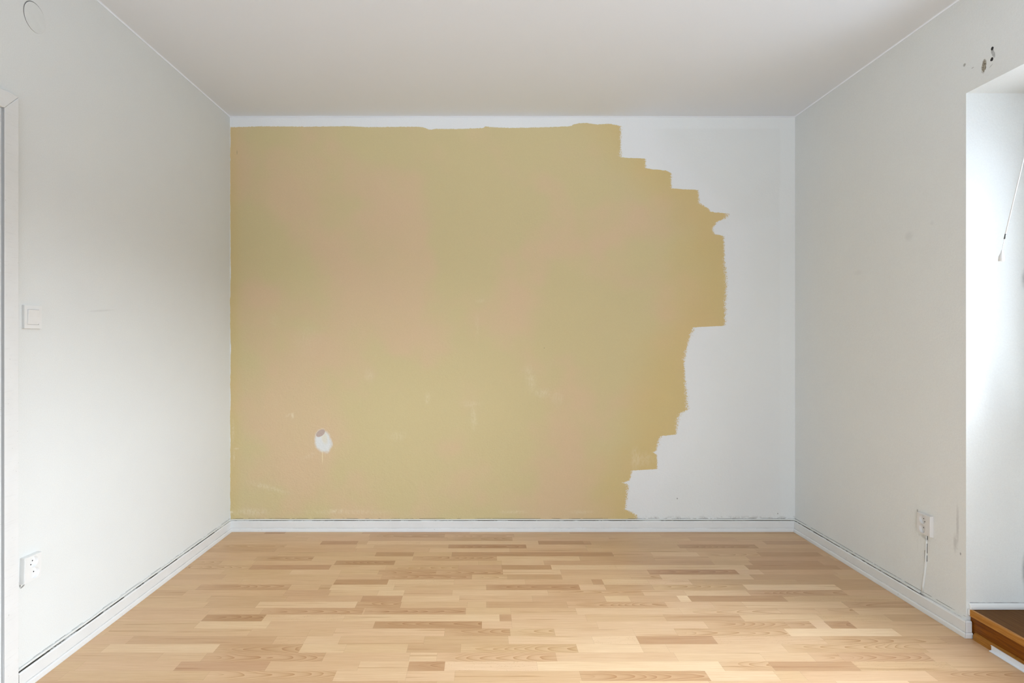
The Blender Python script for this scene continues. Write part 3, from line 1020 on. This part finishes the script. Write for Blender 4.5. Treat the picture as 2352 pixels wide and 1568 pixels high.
child('door_handle', bm, M['brass'], bd, smooth=True)
bm = bmesh.new()
box(bm, AX - .03, AX - .001, W1['y0'] + .0, W1['y1'] - .012, W1['z0'] - .022, W1['z0'])
struct(new_obj('trim_1', bm, M['frame'], bevel=.004))      # alcove window board

# unseen wall added outside the glazing to keep oblique sky light off the jamb
bm = bmesh.new()
box(bm, AX + T + .002, 3.15, .14, .30, -.2, 5.6)
struct(new_obj('wall_light_blocker', bm, M['blocker']))
# quarter-round strip on the alcove side wall above the step
bm = bmesh.new()
prof = [(0, STEP_Z + .0005), (.012, STEP_Z + .0005), (.0125, STEP_Z + .010), (.010, STEP_Z + .018), (.005, STEP_Z + .0225), (0, STEP_Z + .0235)]
extrude_profile(bm, prof, lambda d, z: (1.9785, AY1 - d, z), lambda d, z: (2.207, AY1 - d, z))
struct(new_obj('trim_2', bm, M['trim'], bevel=.002))

# ================================================================ THE WOODEN STEP
step = empty('wooden_step', (1.98, 1.4, 0))
thing(step, 'low brown varnished wooden step with a lighter orange front edge filling the wall recess', 'step')
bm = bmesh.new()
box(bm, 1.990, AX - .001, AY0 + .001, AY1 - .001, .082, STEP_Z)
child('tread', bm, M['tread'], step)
bm = bmesh.new()
box(bm, 1.9765, 1.990, AY0 + .001, AY1 - .0015, .0855, STEP_Z + .0004)
o = child('step_edge', bm, M['nose'], step, bevel=.002)
o['label'] = 'lighter orange front edge of the step'
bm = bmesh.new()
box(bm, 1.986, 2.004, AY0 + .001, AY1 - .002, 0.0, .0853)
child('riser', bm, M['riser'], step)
bm = bmesh.new()
extrude_profile(bm, [(0, 0), (.0135, 0), (.0130, .016), (.008, .026), (.002, .0285), (0, .0285)],
                lambda d, z: (1.9858 - d, AY0 + .001, z), lambda d, z: (1.9858 - d, 2.368, z))
o = child('shoe_strip', bm, mat_wood('varnished_shoe_strip', (.40, .19, .035), (.32, .125, .02), .4), step)
# chipped white paint on the end of the edge strip
bm = bmesh.new()
box(bm, 1.9745, 1.9790, 2.3875, 2.3960, .088, .1135)
o = child('paint_chip', bm, M['trim'], step, bevel=.0012)
o['label'] = 'white paint smeared over the end of the step edge'

# white U profile leaning on the shoe strip
bm = bmesh.new()
pr = [(1.9632, .0008), (1.9716, .0008), (1.9716, .0215), (1.9632, .0215), (1.9632, .0192), (1.9690, .0188), (1.9690, .0075), (1.9632, .0072)]
pr = [(1.9612, .0006), (1.9718, .0006), (1.9716, .0245), (1.9668, .0245), (1.9668, .0225), (1.9694, .0220), (1.9694, .0058), (1.9612, .0046)]
ya, yb = AY0 + .05, 2.279
va = [bm.verts.new((x, ya, z)) for x, z in pr]
vb = [bm.verts.new((x, yb, z)) for x, z in pr]
for k in range(len(pr)):
    bm.faces.new((va[k], va[(k + 1) % len(pr)], vb[(k + 1) % len(pr)], vb[k]))
bm.faces.new(va); bm.faces.new(vb)
rail = new_obj('plastic_profile', bm, M['aw'], bevel=.0005)
thing(rail, 'long thin white plastic channel lying on the floor along the foot of the wooden step', 'profile')

# ================================================================ CABLES
def cable_run(name, pts, r, label):
    bm = bmesh.new()
    tube(bm, pts, r, 8)
    o = new_obj(name, bm, M['cable'], smooth=True)
    thing(o, label, 'cable')
    return o


def wavy(p0, p1, n, amp, seed):
    rnd = random.Random(seed)
    out = []
    for k in range(n + 1):
        t = k / n
        p = Vector(p0).lerp(Vector(p1), t)
        p.z += rnd.uniform(-amp, amp)
        out.append(p)
    return out


cr_ = .0042
zc = .0722
cable_run('skirting_cable',
          wavy((XL + .0042, 2.012, zc + .002), (XL + .0042, YB - .022, zc), 26, .0011, 3)
          + [Vector((XL + .008, YB - .012, zc)), Vector((XL + .014, YB - .0065, zc))]
          + wavy((XL + .025, YB - .0042, zc), (XR - .025, YB - .0042, zc), 34, .0008, 4)
          + [Vector((XR - .014, YB - .0065, zc)), Vector((XR - .008, YB - .012, zc))]
          + wavy((XR - .0042, YB - .022, zc), (XR - .0042, 2.645, zc), 16, .0010, 5),
          cr_, 'thin overpainted white cable laid along the top of the skirting around the room')
bm = bmesh.new()
tube(bm, [(XR - .0012, 2.634, .080), (XR - .0012, 2.631, .11), (XR - .0012, 2.622, .16), (XR - .0015, 2.614, .22), (XR - .0015, 2.611, .28), (XR - .0015, 2.609, .346)],
     [.0062, .0058, .0054, .0052, .0050, .0046], 12, 1.0, Vector((1, 0, 0)))
for v in bm.verts:      # half sunk in the plaster
    v.co.x = XR - .0012 + (v.co.x - (XR - .0012)) * .62
o = new_obj('socket_cable', bm, M['right'], smooth=True)
thing(o, 'short overpainted cable running up the right wall from the skirting to the double socket', 'cable')
# thin dark strips in the gaps beside it
for (y, z0, z1, w) in ((2.6040, .322, .343, .0008), (2.6050, .262, .305, .00045), (2.6062, .225, .252, .00035), (2.6195, .21, .27, .0003)):
    bm = bmesh.new()
    box(bm, XR - .0022, XR - .0002, y - w, y + w, z0, z1)
    new_obj('cable_gap', bm, M['dark'], o)

# ================================================================ DOUBLE SOCKETS
def socket(name, centre, side, wid, hgt, dep, label, mat, c_off, tilt=0.0):
    """side=+1: wall faces +X (left wall); side=-1: wall faces -X (right wall)."""
    root = empty(name, centre)
    thing(root, label, 'socket')
    # local frame: a along Y, z up, d out of the wall
    def P(a, z, d):
        a2 = a * math.cos(tilt) - z * math.sin(tilt)
        z2 = a * math.sin(tilt) + z * math.cos(tilt)
        return Vector((side * d, a2, z2))
    bm = bmesh.new()
    R = .0192
    cz = (.0203, -.0203)
    ca = (c_off[0], c_off[1])
    NS = 36
    # front face split into two halves, each with a round well
    def ring(ai, zi, r, d):
        return [bm.verts.new(P(ai + r * math.cos(2 * math.pi * k / NS), zi + r * math.sin(2 * math.pi * k / NS), d)) for k in range(NS)]
    halves = ((0.0, hgt / 2), (-hgt / 2, 0.0))
    outer_all = []
    for (zlo, zhi), ai, zi in zip(halves, ca, cz):
        rr = ring(ai, zi, R, dep)
        outer = []
        for k in range(NS):
            an = 2 * math.pi * k / NS
            dx, dz = math.cos(an), math.sin(an)
            ts = []
            if dx > 1e-9: ts.append((wid / 2 - ai) / dx)
            if dx < -1e-9: ts.append((-wid / 2 - ai) / dx)
            if dz > 1e-9: ts.append((zhi - zi) / dz)
            if dz < -1e-9: ts.append((zlo - zi) / dz)
            t = min(ts)
            outer.append((ai + dx * t, zi + dz * t))
        ov = [bm.verts.new(P(a, z, dep)) for a, z in outer]
        for k in range(NS):
            bm.faces.new((rr[k], rr[(k + 1) % NS], ov[(k + 1) % NS], ov[k]))
        # corner fill
        for k in range(NS):
            a, b = outer[k], outer[(k + 1) % NS]
            if abs(a[0] - b[0]) > 1e-6 and abs(a[1] - b[1]) > 1e-6:
                cx = wid / 2 if max(a[0], b[0]) > wid / 2 - 1e-6 else -wid / 2
                czz = zhi if max(a[1], b[1]) > zhi - 1e-6 else zlo
                cv = bm.verts.new(P(cx, czz, dep))
                bm.faces.new((ov[k], ov[(k + 1) % NS], cv))
        # well
        r2 = ring(ai, zi, R - .0006, dep - .0110)
        for k in range(NS):
            bm.faces.new((rr[k], rr[(k + 1) % NS], r2[(k + 1) % NS], r2[k])).smooth = True
        bm.faces.new(r2)
    # sides with a chamfer to a slightly wider foot
    fr = [(-wid / 2, -hgt / 2), (wid / 2, -hgt / 2), (wid / 2, hgt / 2), (-wid / 2, hgt / 2)]
    v1 = [bm.verts.new(P(a, z, dep)) for a, z in fr]
    v2 = [bm.verts.new(P(a + math.copysign(.0012, a), z + math.copysign(.0012, z), dep - .0025)) for a, z in fr]
    v3 = [bm.verts.new(P(a + math.copysign(.0025, a), z + math.copysign(.0025, z), 0.0004)) for a, z in fr]
    for p, q in ((v1, v2), (v2, v3)):
        for k in range(4):
            bm.faces.new((p[k], p[(k + 1) % 4], q[(k + 1) % 4], q[k]))
    bmesh.ops.remove_doubles(bm, verts=bm.verts, dist=1e-5)
    new_obj('socket_cover', bm, mat, root)
    for j, (ai, zi) in enumerate(zip(ca, cz)):
        for (da, dz) in (((.0062, .0015), (-.0008, -.0105)) if j == 0 else ((.0060, .0015), (-.0105, -.0080))):
            bm = bmesh.new()
            n = 14
            base = [bm.verts.new(P(ai + da + .0024 * math.cos(2 * math.pi * k / n), zi + dz + .0024 * math.sin(2 * math.pi * k / n), dep - .0106)) for k in range(n)]
            back = [bm.verts.new(P(ai + da + .0024 * math.cos(2 * math.pi * k / n), zi + dz + .0024 * math.sin(2 * math.pi * k / n), dep - .0109)) for k in range(n)]
            for k in range(n):
                bm.faces.new((base[k], base[(k + 1) % n], back[(k + 1) % n], back[k]))
            bm.faces.new(base)
            new_obj('contact_hole', bm, M['hole'], root)
    return root


socket('double_socket', (XL, 2.0675, .407), +1, .0745, .086, .0175,
       'white double power socket low on the left wall beside the door casing', M['plastic'], (.003, .010), -.035)
socket('double_socket', (XR, 2.6105, .3885), -1, .0745, .088, .0145,
       'white double power socket low on the right wall above the skirting', M['plastic_old'], (.0065, .0075), 0.0)

# ================================================================ LIGHT SWITCH
sw = empty('light_switch', (XL, 2.0785, 1.2883))
thing(sw, 'square white rocker light switch on the left wall beside the door casing', 'light switch')
bm = bmesh.new()
hw = .0405
NSW = .0265
box(bm, .0003, .0090, -hw, hw, NSW + .0004, hw)
box(bm, .0003, .0090, -hw, hw, -hw, -NSW - .0004)
box(bm, .0003, .0090, -hw, -NSW - .0004, -NSW - .0004, NSW + .0004)
box(bm, .0003, .0090, NSW + .0004, hw, -NSW - .0004, NSW + .0004)
box(bm, .0003, .0040, -NSW - .0004, NSW + .0004, -NSW - .0004, NSW + .0004)
bmesh.ops.remove_doubles(bm, verts=bm.verts, dist=1e-5)
new_obj('switch_frame', bm, M['plastic'], sw)
bm = bmesh.new()
s = NSW - .0004
for zz, d in ((-s, .0094), (0, .0112), (s, .0142)):
    pass
pf = [(.0045, -s), (.0092, -s), (.0108, 0), (.0142, s), (.0045, s)]
a_ = [bm.verts.new((d, -s, z)) for d, z in pf]
b_ = [bm.verts.new((d, s, z)) for d, z in pf]
for k in range(len(pf)):
    bm.faces.new((a_[k], a_[(k + 1) % 5], b_[(k + 1) % 5], b_[k]))
bm.faces.new(a_); bm.faces.new(b_)
new_obj('rocker', bm, M['plastic'], sw, bevel=.0006)

# ================================================================ ROUND BLANK COVER
bm = bmesh.new()
n = 64
prof = [(.0505, .0002), (.0505, .0007), (.0500, .0011), (.0488, .0013), (.030, .0014)]
rings = [[bm.verts.new((d, r * math.cos(2 * math.pi * k / n), r * math.sin(2 * math.pi * k / n))) for k in range(n)] for r, d in prof]
for a, b in zip(rings, rings[1:]):
    for k in range(n):
        bm.faces.new((a[k], a[(k + 1) % n], b[(k + 1) % n], b[k]))
bm.faces.new(rings[-1]); bm.faces.new(rings[0])
cov = new_obj('round_cover', bm, mat_plain('cover_overpaint', (.735, .760, .738), .7, .1))
cov.location = (XL, 2.098, 2.357)
thing(cov, 'round overpainted white junction box cover high on the left wall near the ceiling', 'cover plate')

# ================================================================ DRILLED HOLES IN THE RIGHT WALL
for (y, z, r, lb) in ((2.2735, 2.3345, .0058, 'upper of two dark drilled holes high on the right wall above the recess'),
                      (2.2755, 2.2935, .0060, 'lower of two dark drilled holes high on the right wall above the recess')):
    bm = bmesh.new()
    n = 20
    rnd = random.Random(int(y * 1e4))
    rad = [r * rnd.uniform(.88, 1.1) for _ in range(n)]
    pr = ((1.12, .0002), (1.0, .0006), (.86, .0004), (.74, .00015))
    rings = [[bm.verts.new((XR - d, y + rad[k] * f * math.cos(2 * math.pi * k / n), z + rad[k] * 1.05 * f * math.sin(2 * math.pi * k / n))) for k in range(n)] for f, d in pr]
    for a, b in zip(rings, rings[1:]):
        for k in range(n):
            bm.faces.new((a[k], a[(k + 1) % n], b[(k + 1) % n], b[k]))
    bm.faces.new(rings[-1])
    o = new_obj('drilled_hole', bm, M['hole'])
    thing(o, lb, 'hole', 'drilled holes above the recess')

# ================================================================ BLIND PULL
pull = empty('blind_pull_cord', (2.088, 2.2, AZ - .004))
thing(pull, 'thin white blind pull cord with bell-shaped end hanging aslant in the wall recess', 'pull cord')
P0 = Vector((2.093, 2.20, AZ - .002))
P1 = Vector((1.9540, 2.20, 1.6010))     # end of the thick wand
P2 = Vector((1.9415, 2.20, 1.5420))     # top of the bell
P3 = Vector((1.9395, 2.20, 1.5110))
bm = bmesh.new()
tube(bm, [P0, P0.lerp(P1, .5) + Vector((.004, 0, 0)), P1], .0021, 10)
child('cord', bm, M['plastic'], pull, smooth=True)
bm = bmesh.new()
q = P1 + (P2 - P1).normalized() * .016
tube(bm, [P1 + Vector((.0008, 0, .003)), q], .0024, 10)
o = child('crimp', bm, M['dark'], pull, smooth=True)
o['label'] = 'dark metal crimp on the cord'
bm = bmesh.new()
tube(bm, [q, P2], .0011, 8)
child('string', bm, M['plastic'], pull, smooth=True)
bm = bmesh.new()
ax = (P3 - P2).normalized()
L_ = (P3 - P2).length + .009
tube(bm, [P2 - ax * .002, P2 + ax * .003, P2 + ax * .010, P2 + ax * .018, P2 + ax * .023, P2 + ax * (L_ - .001), P2 + ax * L_],
     [.0020, .0030, .0042, .0078, .0092, .0094, .0080], 14)
child('bell_end', bm, M['plastic'], pull, smooth=True)
bm = bmesh.new()
box(bm, 2.075, 2.112, 2.188, 2.214, AZ - .016, AZ - .0003)
child('ceiling_hook', bm, M['plastic'], pull, bevel=.002)
